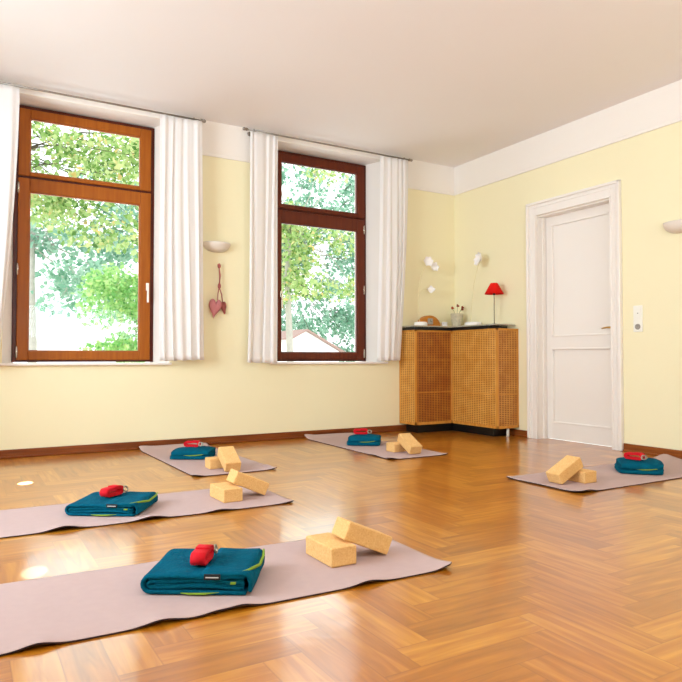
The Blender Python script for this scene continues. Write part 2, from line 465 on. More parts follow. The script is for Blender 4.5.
# ------------------------------------------------------------------ windows
def rect_frame(bm, x0, x1, z0, z1, wl, wr, wb, wt, y0, y1, bev=.004):
    box(bm, (x0, y0, z0), (x0 + wl, y1, z1), bev=bev); box(bm, (x1 - wr, y0, z0), (x1, y1, z1), bev=bev)
    box(bm, (x0 + wl, y0, z0), (x1 - wr, y1, z0 + wb), bev=bev); box(bm, (x0 + wl, y0, z1 - wt), (x1 - wr, y1, z1), bev=bev)

def window(idx, f0, f1, g0, g1, gu0, gu1, gl0, gl1, ms, handle_right, M_fr):
    z0, z1 = .765, 2.948
    root = empty('window_%d' % idx, ((f0 + f1) / 2, .25, z0)); root['kind'] = 'structure'
    ox, oy, oz = root.location
    def loc(o): o.data.transform(T(-ox, -oy, -oz)); return o
    bm = bmesh.new()
    rect_frame(bm, f0, f1, z0, z1, .05, .05, .03, .045, .24, .31)
    box(bm, (f0 + .05, .24, 2.318), (f1 - .05, .31, 2.352), bev=.004)
    loc(link('window_frame', bm, M_fr, root))
    for (za, zb, ga, gb, nm) in ((2.345, z1 - .03, gu0, gu1, 'upper'), (z0 + .018, 2.326, gl0, gl1, 'lower')):
        bm = bmesh.new(); x0, x1 = f0 + .034, f1 - .034
        rect_frame(bm, x0, x1, za, zb, g0 - x0, x1 - g1, ga - za, zb - gb, .222, .285, bev=.006)
        rect_frame(bm, g0 - .004, g1 + .004, ga - .004, gb + .004, .012, .012, .012, .012, .236, .262, bev=.003)
        s = loc(link('sash', bm, ms, root))
        bm = bmesh.new(); box(bm, (g0, .248, ga), (g1, .252, gb)); loc(link('pane', bm, M_glass, s))
    # handle
    hx = (f1 - .062) if handle_right else (f0 + .07); hz = 1.45
    bm = bmesh.new(); box(bm, (hx - .013, .207, hz - .03), (hx + .013, .223, hz + .04), bev=.004)
    box(bm, (hx - .009, .188, hz - .14), (hx + .009, .202, hz + .012), bev=.005); tube(bm, [(hx, .21, hz), (hx, .19, hz)], .008)
    loc(link('window_handle', bm, M_plastic if handle_right else M_chrome, root))
    kx = f0 + .036 if handle_right else f1 - .036
    for kz in (.85, 1.55, 2.24) if handle_right else (.85, 1.55, 2.22):
        bm = bmesh.new(); tube(bm, [(kx, .224, kz - .045), (kx, .224, kz + .045)], .008); tube(bm, [(kx, .224, kz - .05), (kx, .224, kz + .05)], .004)
        loc(link('hinge', bm, M_chrome, root))
    return root
window(1, -4.578, -3.405, -4.456, -3.535, 2.378, 2.842, .859, 2.213, M_sash, True, M_frame)
window(2, -2.181, -1.067, -2.107, -1.184, 2.389, 2.836, .856, 2.2, M_sash2, False, M_frame)
# sills
for i, (a, b) in enumerate(((-4.75, -3.305), (-2.345, -.955))):
    bm = bmesh.new(); box(bm, (a, -.035, .738), (b, -.0005, .758), bev=.004)
    box(bm, (OPEN[i][0] + .001, -.001, .7572), (OPEN[i][1] - .001, .03, .759))
    struct('trim_%d' % (3 + i), bm, M_white, label='narrow white window sill')
# the third window, in the left wall beyond the picture's left edge
root = empty('window_3', (XL - .1, -2.5, .76)); root['kind'] = 'structure'
bm = bmesh.new()
for a, b in ((-1.1, -1.04), (-.03, .03), (1.04, 1.1)): box(bm, (-.04, a, 0), (.04, b, 2.14))
box(bm, (-.04, -1.1, 0), (.04, 1.1, .06)); box(bm, (-.04, -1.1, 2.08), (.04, 1.1, 2.14)); box(bm, (-.04, -1.1, 1.5), (.04, 1.1, 1.56))
link('window_frame', bm, M_sash, root)
bm = bmesh.new(); box(bm, (-.003, -1.04, .06), (.003, 1.04, 2.08)); link('pane', bm, M_glass, root)

# ------------------------------------------------------------------ door
root = empty('door_1', (.12, -1.68, 0)); root['kind'] = 'structure'
ox, oy, oz = root.location
def dl(o): o.data.transform(T(-ox, -oy, -oz)); return o
bm = bmesh.new()
Y0, Y1 = -1.252, -2.128
fx = .105
st_l, st_r = -1.342, -2.022
pz = [(.16, .897), (1.007, 2.122)]
box(bm, (fx, st_l, .006), (.145, Y0, 2.206), bev=.002); box(bm, (fx, Y1, .006), (.145, st_r, 2.206), bev=.002)
for a, b in ((.006, .16), (.897, 1.007), (2.122, 2.206)): box(bm, (fx, st_r, a), (.145, st_l, b))
for a, b in pz:
    box(bm, (fx + .012, st_r, a), (.135, st_l, b))
    # moulding around each panel
    for q in range(4):
        lo_hi = [((fx - .006, st_r, a), (fx + .014, st_r + .018, b)), ((fx - .006, st_l - .018, a), (fx + .014, st_l, b)), ((fx - .006, st_r, a), (fx + .014, st_l, a + .018)), ((fx - .006, st_r, b - .018), (fx + .014, st_l, b))][q]
        box(bm, *lo_hi, bev=.005)
dl(link('door_leaf', bm, M_door, root))
bm = bmesh.new()
box(bm, (.0985, -2.082, 1.0), (.1055, -2.05, 1.13), bev=.003)
tube(bm, [(.105, -2.066, 1.072), (.058, -2.066, 1.072), (.052, -2.058, 1.072), (.052, -2.02, 1.074), (.054, -1.985, 1.07), (.058, -1.96, 1.066)], [.008, .008, .009, .008, .0075, .006])
dl(link('door_handle', bm, M_brass, root))
bm = bmesh.new(); box(bm, (.145, -2.4, 0), (.16, -1.0, 2.4)); dl(link('door_back', bm, M_door, root))
# jamb lining + casing
bm = bmesh.new()
box(bm, (.002, DY0 - .014, 0), (.144, DY0 + .0, DZ), bev=.002); box(bm, (.002, DY1, 0), (.144, DY1 + .014, DZ), bev=.002); box(bm, (.002, DY1, DZ - .014), (.144, DY0, DZ), bev=.002)
box(bm, (.06, DY0 - .028, 0), (.1, DY0 - .01, DZ)); 
def casing(bm, a, b, c, d):      # outer y a..b, inner c..d
    zt, zi = 2.35, DZ + .0
    for t, e in ((.022, 0), (.03, .0)):
        pass
    box(bm, (-.022, c, 0), (0, a, zt), bev=.003); box(bm, (-.022, b, 0), (0, d, zt), bev=.003); box(bm, (-.022, d, zi), (0, c, zt), bev=.003)
    # raised outer fillet and inner bead
    box(bm, (-.04, a - .028, 0), (-.018, a, zt), bev=.008); box(bm, (-.04, b, 0), (-.018, b + .028, zt), bev=.008); box(bm, (-.04, b, zt - .028), (-.018, a, zt), bev=.008)
    box(bm, (-.032, c, 0), (-.018, c + .014, zi + .014), bev=.005); box(bm, (-.032, d - .014, 0), (-.018, d, zi + .014), bev=.005); box(bm, (-.032, d - .014, zi), (-.018, c + .014, zi + .014), bev=.005)
    box(bm, (-.028, a - .06, 0), (-.018, a - .05, zt - .055), bev=.003); box(bm, (-.028, b + .05, 0), (-.018, b + .06, zt - .055), bev=.003); box(bm, (-.028, b + .05, zt - .06), (-.018, a - .05, zt - .05), bev=.003)
casing(bm, -1.142, -2.222, -1.262, -2.118)
dl(link('door_frame', bm, M_door, root))

# ------------------------------------------------------------------ curtains and rods
def curtain(name, xt0, xt1, xb0, xb1, folds, zb, label, ztop=2.95, seed=0, amp=.02, y0=-.14, hem=0):
    bm = bmesh.new(); nu, nv = folds * 12, 44
    rnd = random.Random(seed); ph = [rnd.uniform(0, 6.28) for _ in range(6)]; wts = [rnd.uniform(.45, 1.7) for _ in range(folds)]
    tot = sum(wts); grid = []
    for j in range(nv + 1):
        t = j / nv; row = []
        for i in range(nu + 1):
            s = i / nu; acc = 0; k = 0; q = s * tot
            while k < folds - 1 and q > acc + wts[k]: acc += wts[k]; k += 1
            fph = 2 * pi * (k + (q - acc) / wts[k])
            e = t ** 1.9
            x = (xt0 + (xt1 - xt0) * s) * (1 - e) + (xb0 + (xb1 - xb0) * s) * e
            a = amp * (.45 + .55 * min(1, t * 1.6 + .1)) * (.55 + .45 * sin(2.1 * fph * .37 + ph[4]))
            y = y0 + a * cos(fph + .35 * sin(3 * t + ph[0])) + .008 * sin(5 * s + 2 * t + ph[1])
            x += .012 * sin(fph * 1 + ph[2]) * t + .006 * sin(4 * t + ph[3] + 6 * s)
            z = ztop + (zb - ztop) * t + (hem * (s) if j == nv else hem * s * t) + .004 * sin(fph) * t
            
            row.append(bm.verts.new((x, y, z)))
        grid.append(row)
    for j in range(nv):
        for i in range(nu):
            f = bm.faces.new((grid[j][i], grid[j][i + 1], grid[j + 1][i + 1], grid[j + 1][i])); f.smooth = True
    o = link(name, bm, M_curt, None, True)
    # origin at the curtain's foot
    cx = (xt0 + xt1) / 2; o.data.transform(T(-cx, -y0, -zb)); o.location = (cx, y0, zb)
    md = o.modifiers.new('thickness', 'SOLIDIFY'); md.thickness = .002
    return tag(o, label, 'curtain', 'white curtains at the two windows')
curtain('curtain', -5.02, -4.572, -5.05, -4.67, 5, .77, 'white cotton curtain cut by the picture edge, beside the window with the light brown sash', seed=1)
curtain('curtain', -3.46, -3.078, -3.44, -3.04, 5, .772, 'white cotton curtain between the wider-set window and the wall sconce over the heart', seed=2, hem=.012)
curtain('curtain', -2.6, -2.312, -2.635, -2.336, 4, .757, 'white cotton curtain just right of the hanging pink heart', seed=3, hem=-.006)
curtain('curtain', -1.125, -.77, -1.16, -.868, 5, .765, 'white cotton curtain hanging beside the corner cabinet', seed=4, hem=.012)

def rod(x0, x1, label, ends):
    t = empty('curtain_rod', ((x0 + x1) / 2, -.12, 2.967)); tag(t, label, 'curtain rod', 'thin metal curtain rods'); cx = (x0 + x1) / 2
    bm = bmesh.new(); tube(bm, [(x0 - cx, 0, 0), (x1 - cx, 0, 0)], .0085, 12); link('pole', bm, M_steel, t)
    for e in ends:
        x = (x0 if e < 0 else x1) - cx
        bm = bmesh.new(); lathe(bm, [(0, 0), (.013, .002), (.016, .014), (.012, .028), (.016, .036), (.012, .05), (0, .054)], 16, T(x, 0, 0) @ R(e * pi / 2, 'Y')); link('finial', bm, M_steel, t)
        bm = bmesh.new(); bx = x - e * .06
        tube(bm, [(bx, 0, 0), (bx, .112, 0)], .007, 10); lathe(bm, [(0, 0), (.022, 0), (.022, .006), (0, .008)], 16, T(bx, .1115, 0) @ R(pi / 2, 'X')); torus(bm, .012, .004, T(bx, 0, 0) @ R(pi / 2, 'Y'))
        link('bracket', bm, M_steel, t)
    return t
rod(-5.1, -3.085, 'thin metal curtain rod over the window whose sash is light brown', (-1, 1))
rod(-2.62, -.745, 'thin metal curtain rod over the window nearer the corner cabinet', (-1, 1))

# ------------------------------------------------------------------ corner cabinet (radiator cover) and shelf
D = .29; XA = -.79; YB = -1.0; Z0, Z1 = .088, 1.1
root = empty('corner_cabinet', (-.03, -.03, Z0)); tag(root, 'L-shaped corner radiator cabinet with woven cane panels', 'cabinet')
def cl(o): o.data.transform(T(.03, .03, -Z0)); return o
def fpanel(axis, c, a, b, into, name_panel, mw):
    """one face: cane panel with slim wooden borders. axis 'x': face in plane y=c running a..b; 'y': plane x=c"""
    t = .018; bw = .012
    def bx(bm, u0, u1, z0, z1, d0, d1, bev=.002):
        lo, hi = (c + min(d0 * into, d1 * into), c + max(d0 * into, d1 * into))
        if axis == 'x': box(bm, (u0, lo, z0), (u1, hi, z1), bev=bev)
        else: box(bm, (lo, u0, z0), (hi, u1, z1), bev=bev)
    bm = bmesh.new(); bx(bm, a + bw, b - bw, Z0 + .03, Z1 - .02, .003, .012, 0)
    cl(link('cane_panel', bm, mw, root))
    bm = bmesh.new()
    bx(bm, a, a + bw, Z0, Z1, 0, t); bx(bm, b - bw, b, Z0, Z1, 0, t); bx(bm, a, b, Z0, Z0 + .03, 0, t); bx(bm, a, b, Z1 - .02, Z1, 0, t)
    for zz in (.43, .775): bx(bm, a + bw, b - bw, zz, zz + .006, .001, .01, 0)
    cl(link('panel_frame', bm, M_cabw, root))
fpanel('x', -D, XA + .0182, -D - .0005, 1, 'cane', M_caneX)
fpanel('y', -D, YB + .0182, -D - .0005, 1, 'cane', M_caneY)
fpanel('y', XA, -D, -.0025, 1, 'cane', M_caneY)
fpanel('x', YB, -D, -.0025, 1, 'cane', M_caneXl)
bm = bmesh.new(); prism(bm, [(XA + .02, -.034), (XA + .02, -D + .02), (-D + .02, -D + .02), (-D + .02, YB + .02), (-.034, YB + .02), (-.034, -.034)], Z1 - .03, Z1 - .004)
cl(link('inner_top', bm, M_cabw, root))
bm = bmesh.new(); prism(bm, [(XA + .07, -.034), (XA + .07, -D + .05), (-D + .05, -D + .05), (-D + .05, YB + .12), (-.034, YB + .12), (-.034, -.034)], 0, Z0 + .004)
cl(link('shadow_fill', bm, M_black, root))  # recessed black block standing in for the shadow beneath the cabinet
for (x, y) in ((-.13, YB + .03),):
    bm = bmesh.new(); lathe(bm, [(0, -.088), (.014, -.088), (.014, 0.0), (0, 0.0)], 16, T(x + .03, y + .03, 0))
    f = link('foot', bm, M_plastic if y < -.5 else M_black, root)
    if y < -.5: f['label'] = 'white metal foot'

root = empty('corner_shelf', (0, 0, 1.1)); tag(root, 'black and glass corner shelf top lying on the cane cabinet', 'shelf')
Lp = lambda x0, y1, d: [(x0, -.018), (x0, -d), (-d, -d), (-d, y1), (-.018, y1), (-.018, -.018)]
bm = bmesh.new(); prism(bm, Lp(-.8, -.86, .302), 0, .03); b = link('board', bm, M_black, root)
bm = bmesh.new(); prism(bm, Lp(-.805, -.975, .312), .034, .046); g = link('glass_sheet', bm, M_shelfglass, root)
for x, y in ((-.7, -.1), (-.1, -.1), (-.1, -.8), (-.25, -.84), (-.7, -.25)):
    bm = bmesh.new(); lathe(bm, [(0, .0295), (.012, .0295), (.012, .0345), (0, .0345)], 12, T(x, y, 0)); link('spacer', bm, M_chrome, root)
SZ = 1.1465

# things on the shelf
def flower(bm, c, r, n, normal, mi=0, seed=0, w=.5):
    """n cupped petals round c"""
    q = Vector(normal).normalized().to_track_quat('Z', 'Y').to_matrix().to_4x4()
    rnd = random.Random(seed)
    for k in range(n):
        b = bmesh.new(); a = 2 * pi * k / n + rnd.uniform(-.15, .15); N = 6; g = []
        for i in range(N + 1):
            s = i / N; wd = r * w * sin(pi * min(1, .12 + .86 * s)) ** .8; row = []
            for j in range(5):
                u = (j - 2) / 2
                row.append(b.verts.new((r * s, u * wd, r * (.35 * s * s + .18 * u * u * s) + .002 * k)))
            g.append(row)
        for i in range(N):
            for j in range(4): b.faces.new((g[i][j], g[i + 1][j], g[i + 1][j + 1], g[i][j + 1])).smooth = True
        merge(bm, b, mi, T(*c) @ q @ R(a, 'Z'))
    ball(bm, c, r * .16, mi, 1)

def flower_lamp(base, br, stem, blossoms, label, twig=None):
    t = empty('flower_lamp', base); tag(t, label, 'ornament', 'white wire flower ornaments on the shelf')
    off = Vector(base)
    bm = bmesh.new(); lathe(bm, [(0, 0), (br, 0), (br, .03), (br - .008, .042), (br - .02, .044), (0, .044)], 32); link('base', bm, M_petal, t)
    bm = bmesh.new(); tube(bm, [Vector(p) - off for p in stem], .0035, 8)
    if twig: tube(bm, [Vector(p) - off for p in twig], .0025, 8)
    link('stem', bm, M_stemw, t)
    for k, (c, r, n, nr) in enumerate(blossoms):
        bm = bmesh.new(); flower(bm, Vector(c) - off, r, n, nr, seed=k); link('blossom', bm, M_petal, t, True)
flower_lamp((-.645, -.2, SZ), .072, [(-.63, -.17, SZ + .03), (-.622, -.125, 1.3), (-.612, -.12, 1.5), (-.575, -.11, 1.69), (-.50, -.1, 1.83), (-.465, -.095, 1.868)],
            [((-.468, -.1, 1.87), .058, 6, (-.4, -1, .1)), ((-.385, -.1, 1.818), .055, 6, (-.2, -1, .1)), ((-.42, -.1, 1.558), .045, 4, (-.8, -1, .3))],
            'white three-blossom wire flower on a round base, nearer the window', twig=[(-.612, -.12, 1.5), (-.54, -.11, 1.56), (-.42, -.1, 1.556)])
flower_lamp((-.14, -.47, SZ), .09, [(-.14, -.42, SZ + .03), (-.125, -.43, 1.35), (-.11, -.45, 1.6), (-.1, -.5, 1.78), (-.105, -.553, 1.858)],
            [((-.11, -.562, 1.862), .075, 8, (-1, .25, .12))], 'white single large blossom wire flower on a round base, nearer the red lamp')

# half-round wooden clock
t = empty('shelf_clock', (-.452, -.09, SZ)); tag(t, 'half-round wooden shelf clock with a grey dial', 'clock')
bm = bmesh.new(); N = 28; front = [( .145 * cos(pi * i / N), .125 * sin(pi * i / N)) for i in range(N + 1)]
for yy in (-.03, .03): pass
fv = [bm.verts.new((x, -.03, z)) for x, z in front]; bv = [bm.verts.new((x, .03, z)) for x, z in front]
bm.faces.new(fv); bm.faces.new(bv[::-1])
for i in range(len(fv)): j = (i + 1) % len(fv); bm.faces.new((fv[i], fv[j], bv[j], bv[i]))
bmesh.ops.bevel(bm, geom=[e for e in bm.edges if abs(e.verts[0].co.y - e.verts[1].co.y) < 1e-6], offset=.006, segments=2, affect='EDGES')
link('case', bm, M_clockw, t)
bm = bmesh.new(); box(bm, (-.036, -.036, .025), (.036, -.028, .092), bev=.006); link('dial', bm, M_grey, t)
bm = bmesh.new(); box(bm, (-.002, -.038, .055), (.002, -.0355, .08)); box(bm, (-.002, -.038, .055), (.018, -.0355, .059)); link('clock_hand', bm, M_black, t)

# small white box
t = empty('small_box', (-.243, -.11, SZ)); tag(t, 'small white box between the wooden clock and the flower pot', 'box')
bm = bmesh.new(); box(bm, (-.024, -.024, 0), (.024, .024, .042), bev=.004); link('body', bm, M_petal, t)
bm = bmesh.new(); box(bm, (-.026, -.026, .043), (.026, .026, .058), bev=.004); link('lid', bm, M_petal, t)

# pot with small red-brown blossoms
t = empty('flower_pot', (-.137, -.2, SZ)); tag(t, 'mottled grey pot with three small red-brown blossoms', 'flower pot')
bm = bmesh.new(); lathe(bm, [(0, 0), (.05, 0), (.056, .01), (.066, .09), (.07, .135), (.071, .15), (.064, .15), (.06, .135), (0, .13)], 32); link('pot', bm, M_vase, t, True)
bm = bmesh.new(); tops = [(-.085, -.02, .205), (.0, -.01, .235), (.06, -.02, .218), (.072, .0, .2)]
for p in tops: tube(bm, [(p[0] * .2, 0, .12), (p[0] * .6, p[1] * .5, .175), p], .002, 6)
link('stem', bm, M_twig, t)
for i, p in enumerate(tops):
    bm = bmesh.new(); flower(bm, Vector(p), .019, 5, (p[0] * 2, -1, .6), seed=i, w=.7); ball(bm, p, .011); link('blossom', bm, M_berry, t, True)

# red table lamp
t = empty('table_lamp', (-.13, -.785, SZ)); tag(t, 'small table lamp with a red cone shade on a thin rod', 'lamp')
bm = bmesh.new(); lathe(bm, [(0, 0), (.05, 0), (.05, .008), (.012, .014), (0, .014)], 32); link('base', bm, M_wire, t)
bm = bmesh.new(); tube(bm, [(0, 0, .01), (0, 0, .34)], .004, 10); link('rod', bm, M_wire, t)
bm = bmesh.new(); ball(bm, (0, 0, .325), .016); lathe(bm, [(0, .32), (.014, .32), (.014, .36), (0, .36)], 16); link('socket', bm, M_black, t)
bm = bmesh.new(); lathe(bm, [(.1, .322), (.04, .432), (.032, .438), (.0, .438), (0, .435), (.037, .43), (.0975, .322), (.1, .322)], 40); link('lamp_shade', bm, M_shade, t, True)

# ------------------------------------------------------------------ wall things
def sconce(loc, rz, label):
    t = empty('wall_sconce', loc, rz); tag(t, label, 'wall lamp', 'white half-bowl wall sconces')
    bm = bmesh.new(); b = bmesh.new(); NU, NV = 28, 10
    def surf(s, inner):
        g = []
        for j in range(NV + 1):
            ph = (pi / 2) * j / NV; row = []
            for i in range(NU + 1):
                a = pi + pi * i / NU
                r = cos(ph) ** .8
                row.append(b.verts.new((.137 * s * r * cos(a), .115 * s * r * sin(a), -.088 * s * sin(ph))))
            g.append(row)
        for j in range(NV):
            for i in range(NU):
                f = b.faces.new((g[j][i], g[j][i + 1], g[j + 1][i + 1], g[j + 1][i])); f.smooth = True
        return g[0]
    o_ = surf(1, 0); i_ = surf(.95, 1)
    for k in range(NU): b.faces.new((o_[k], o_[k + 1], i_[k + 1], i_[k]))
    bmesh.ops.remove_doubles(b, verts=b.verts[:], dist=1e-6)
    merge(bm, b); link('bowl', bm, M_ceram, t, False)
    bm = bmesh.new(); box(bm, (-.05, -.012, -.07), (.05, 0, -.005), bev=.003); link('wall_plate', bm, M_ceram, t)
    bm = bmesh.new(); tube(bm, [(0, -.012, -.03), (0, -.05, -.03)], .012, 12); ball(bm, (0, -.062, -.03), (.018, .018, .018)); link('bulb', bm, M_petal, t)
sconce((-2.886, -.0005, 1.878), 0, 'white half-bowl wall sconce above the hanging pink heart')
sconce((-.0005, -2.758, 1.882), -pi / 2, 'white half-bowl wall sconce cut by the picture edge, beyond the door')

# hanging pink heart
def heart_mesh(bm, w, h, th, M):
    b = bmesh.new(); N, K = 48, 6; rings = []
    def pt(a):
        x = 16 * sin(a) ** 3; y = 13 * cos(a) - 5 * cos(2 * a) - 2 * cos(3 * a) - cos(4 * a)
        return x / 32 * w, (y - 12) / 29 * h
    cx, cz = 0, -.42 * h
    for k in range(-K, K + 1):
        ph = (pi / 2) * k / K; s = max(.02, cos(ph)) ** .6
        rings.append([b.verts.new((cx + (pt(2 * pi * i / N)[0] - cx) * s, th / 2 * sin(ph), cz + (pt(2 * pi * i / N)[1] - cz) * s)) for i in range(N)])
    for k in range(len(rings) - 1):
        for i in range(N):
            j = (i + 1) % N; b.faces.new((rings[k][i], rings[k][j], rings[k + 1][j], rings[k + 1][i])).smooth = True
    b.faces.new(rings[0]); b.faces.new(rings[-1][::-1])
    merge(bm, b, 0, M)
t = empty('hanging_heart', (-2.868, -.03, 1.672)); tag(t, 'pink fabric heart hanging on the wall by a cord', 'ornament')
bm = bmesh.new(); heart_mesh(bm, .12, .185, .05, T(-.03, -.012, -.325) @ R(RAD(-5), 'Z') @ R(RAD(8), 'Y')); link('heart', bm, M_heart, t, False)
bm = bmesh.new(); heart_mesh(bm, .075, .12, .035, T(.04, .004, -.345) @ R(RAD(30), 'Z') @ R(RAD(-14), 'Y')); x = link('small_heart', bm, M_hearts, t, False); x['label'] = 'darker rose small heart'
bm = bmesh.new()
tube(bm, [(0, .026, .005), (0, -.004, .005), (0, -.01, .0)], .006)
ball(bm, (0, -.006, -.012), (.016, .012, .026))
tube(bm, [(0, -.006, -.03), (.012, -.006, -.1), (0, -.008, -.19)], .006); tube(bm, [(0, -.006, -.03), (.006, -.006, -.1), (.004, -.008, -.19)], .006)
ball(bm, (.002, -.008, -.2), (.016, .012, .03))
tube(bm, [(0, -.008, -.22), (-.012, -.01, -.27), (-.015, -.012, -.34)], .005); tube(bm, [(.004, -.008, -.22), (.026, -.006, -.28), (.036, 0, -.355)], .005)
link('cord', bm, M_hearts, t, True)

# switch and socket plate
t = empty('switch_plate', (-.001, -2.37, 1.132)); tag(t, 'white light switch and socket plate beside the door', 'switch')
bm = bmesh.new(); box(bm, (-.008, -.043, -.111), (0, .043, .111), bev=.003); link('plate', bm, M_plastic, t)
bm = bmesh.new(); box(bm, (-.014, -.03, -.012), (-.007, .03, .085), bev=.003); link('rocker', bm, M_plastic, t)
bm = bmesh.new(); ball(bm, (-.015, -.005, .045), (.003, .006, .006)); x = link('indicator', bm, M_grey, t)
bm = bmesh.new(); lathe(bm, [(0, .004), (.017, .004), (.02, .009), (.023, .009), (.025, .0)], 24, T(-.006, 0, -.068) @ R(-pi / 2, 'Y')); link('socket', bm, M_grey, t)

# ------------------------------------------------------------------ yoga mats
def yoga_mat(cx, cy, rot, ln, wd, lifts, corners, label, longx):
    """long axis local x when longx; lifts: (side, pos, width, height); corners: (sx, sy, height, radius)"""
    bm = bmesh.new(); a, b = (ln / 2, wd / 2) if longx else (wd / 2, ln / 2)
    nx, ny = (110, 44) if longx else (44, 110); rad = .02; th = .005
    def zf(x, y):
        z = .0008
        for side, pos, w, h in lifts:
            if side == 'f': d, q = y + b, x
            elif side == 'b': d, q = b - y, x
            elif side == 'l': d, q = x + a, y
            else: d, q = a - x, y
            z += h * exp(-((q - pos) / w) ** 2) * exp(-(d / .07) ** 2)
        for sx, sy, h, r in corners:
            d = sqrt((x - sx * a) ** 2 + (y - sy * b) ** 2); z += h * exp(-(d / r) ** 2)
        return z
    top, bot = [], []
    for j in range(ny + 1):
        y = -b + 2 * b * j / ny; rt, rb = [], []
        dy = b - abs(y); sh = rad - sqrt(max(0, rad ** 2 - (rad - dy) ** 2)) if dy < rad else 0
        for i in range(nx + 1):
            x = (-a + 2 * a * i / nx) * (1 - sh / a); z = zf(x, y)
            rt.append(bm.verts.new((x, y, z + th))); rb.append(bm.verts.new((x, y, z)))
        top.append(rt); bot.append(rb)
    for j in range(ny):
        for i in range(nx):
            f = bm.faces.new((top[j][i], top[j][i + 1], top[j + 1][i + 1], top[j + 1][i])); f.smooth = True
            f = bm.faces.new((bot[j][i], bot[j + 1][i], bot[j + 1][i + 1], bot[j][i + 1])); f.material_index = 1; f.smooth = True
    for i in range(nx):
        for r in (0, ny): bm.faces.new((top[r][i], top[r][i + 1], bot[r][i + 1], bot[r][i])).material_index = 1
    for j in range(ny):
        for c in (0, nx): bm.faces.new((top[j][c], top[j + 1][c], bot[j + 1][c], bot[j][c])).material_index = 1
    o = link('yoga_mat', bm, [M_mat, M_matb]); o.location = (cx, cy, 0); o.rotation_euler = (0, 0, rot)
    return tag(o, label, 'yoga mat', 'mauve yoga mats on the parquet')

yoga_mat(-4.175, -3.577, RAD(-1.8), 1.75, .615, [('f', -.56, .05, .012), ('f', -.22, .06, .013), ('f', .03, .05, .012), ('f', .5, .06, .012), ('f', -.05, .05, .008), ('r', -.28, .1, .006)], [(1, -1, .012, .06)],
         'mauve yoga mat nearest the camera, across the front of the floor', True)
yoga_mat(-4.21, -2.298, RAD(-.7), 1.75, .585, [('f', -.3, .07, .018), ('f', .1, .07, .016), ('f', .45, .06, .01)], [(1, -1, .008, .07)],
         'mauve yoga mat parallel to and just behind the nearest mat', True)
yoga_mat(-3.285, -.812, RAD(.8), 1.53, .61, [('b', 0, .6, .022), ('b', -.28, .08, .012), ('r', -.62, .08, .008)], [(-1, -1, .012, .05), (1, -1, .01, .06)],
         'mauve yoga mat running to the wall under the window with the light brown sash', False)
yoga_mat(-1.725, -.85, RAD(-1.2), 1.57, .575, [('b', 0, .6, .026), ('b', -.26, .08, .014), ('l', -.55, .08, .006)], [(-1, -1, .014, .05), (1, -1, .008, .06)],
         'mauve yoga mat running to the wall under the window nearer the cabinet', False)
yoga_mat(-.925, -2.932, RAD(0), 1.74, .6, [('f', .33, .08, .012), ('b', .8, .1, .01), ('l', 0, .2, .004), ('f', -.78, .06, .012)], [(-1, -1, .01, .06), (1, 1, .02, .1), (-1, 1, .006, .06)],
         'mauve yoga mat in front of the white door', True)

# ------------------------------------------------------------------ cork blocks
BL, BW, BT, ZM = .217, .112, .073, .0062
bm = bmesh.new(); box(bm, (-BL / 2, -BW / 2, -BT / 2), (BL / 2, BW / 2, BT / 2), bev=.006, seg=3)
for f in bm.faces: f.smooth = False
block0 = link('cork_block', bm, M_cork); blk_used = [False]
def cork(x, y, z, yaw, tilt, label):
    if blk_used[0]: o = block0.copy(); C.objects.link(o)
    else: o = block0; blk_used[0] = True
    o.location = (x, y, z); o.rotation_euler = (0, tilt, yaw)
    tag(o, label, 'yoga block', 'cork yoga blocks in leaning pairs'); return o
where = ['on the mat nearest the camera', 'on the mat just behind the nearest mat', 'on the mat under the light brown window', 'on the mat nearer the cabinet', 'on the mat in front of the door']
flats = [(-3.664, -3.583, 90), (-3.637, -2.328, 92), (-3.292, -1.303, 0), (-1.688, -1.278, 4), (-1.474, -2.952, 90)]
leans = [(-3.529, -3.603, -2, 23.5), (-3.5, -2.317, 1, 24.6), (-3.287, -1.441, 266, 24.7), (-1.688, -1.416, 266, 24.5), (-1.60, -2.96, 177.6, 26.5)]
for (x, y, a), w in zip(flats, where): cork(x, y, ZM + BT / 2, RAD(a), 0, 'flat-lying cork yoga block ' + w)
for (x, y, a, th), w in zip(leans, where):
    th = RAD(th); z = ZM + .0006 + BL / 2 * sin(th) + BT / 2 * cos(th)
    cork(x, y, z, RAD(a), th, 'leaning cork yoga block ' + w)

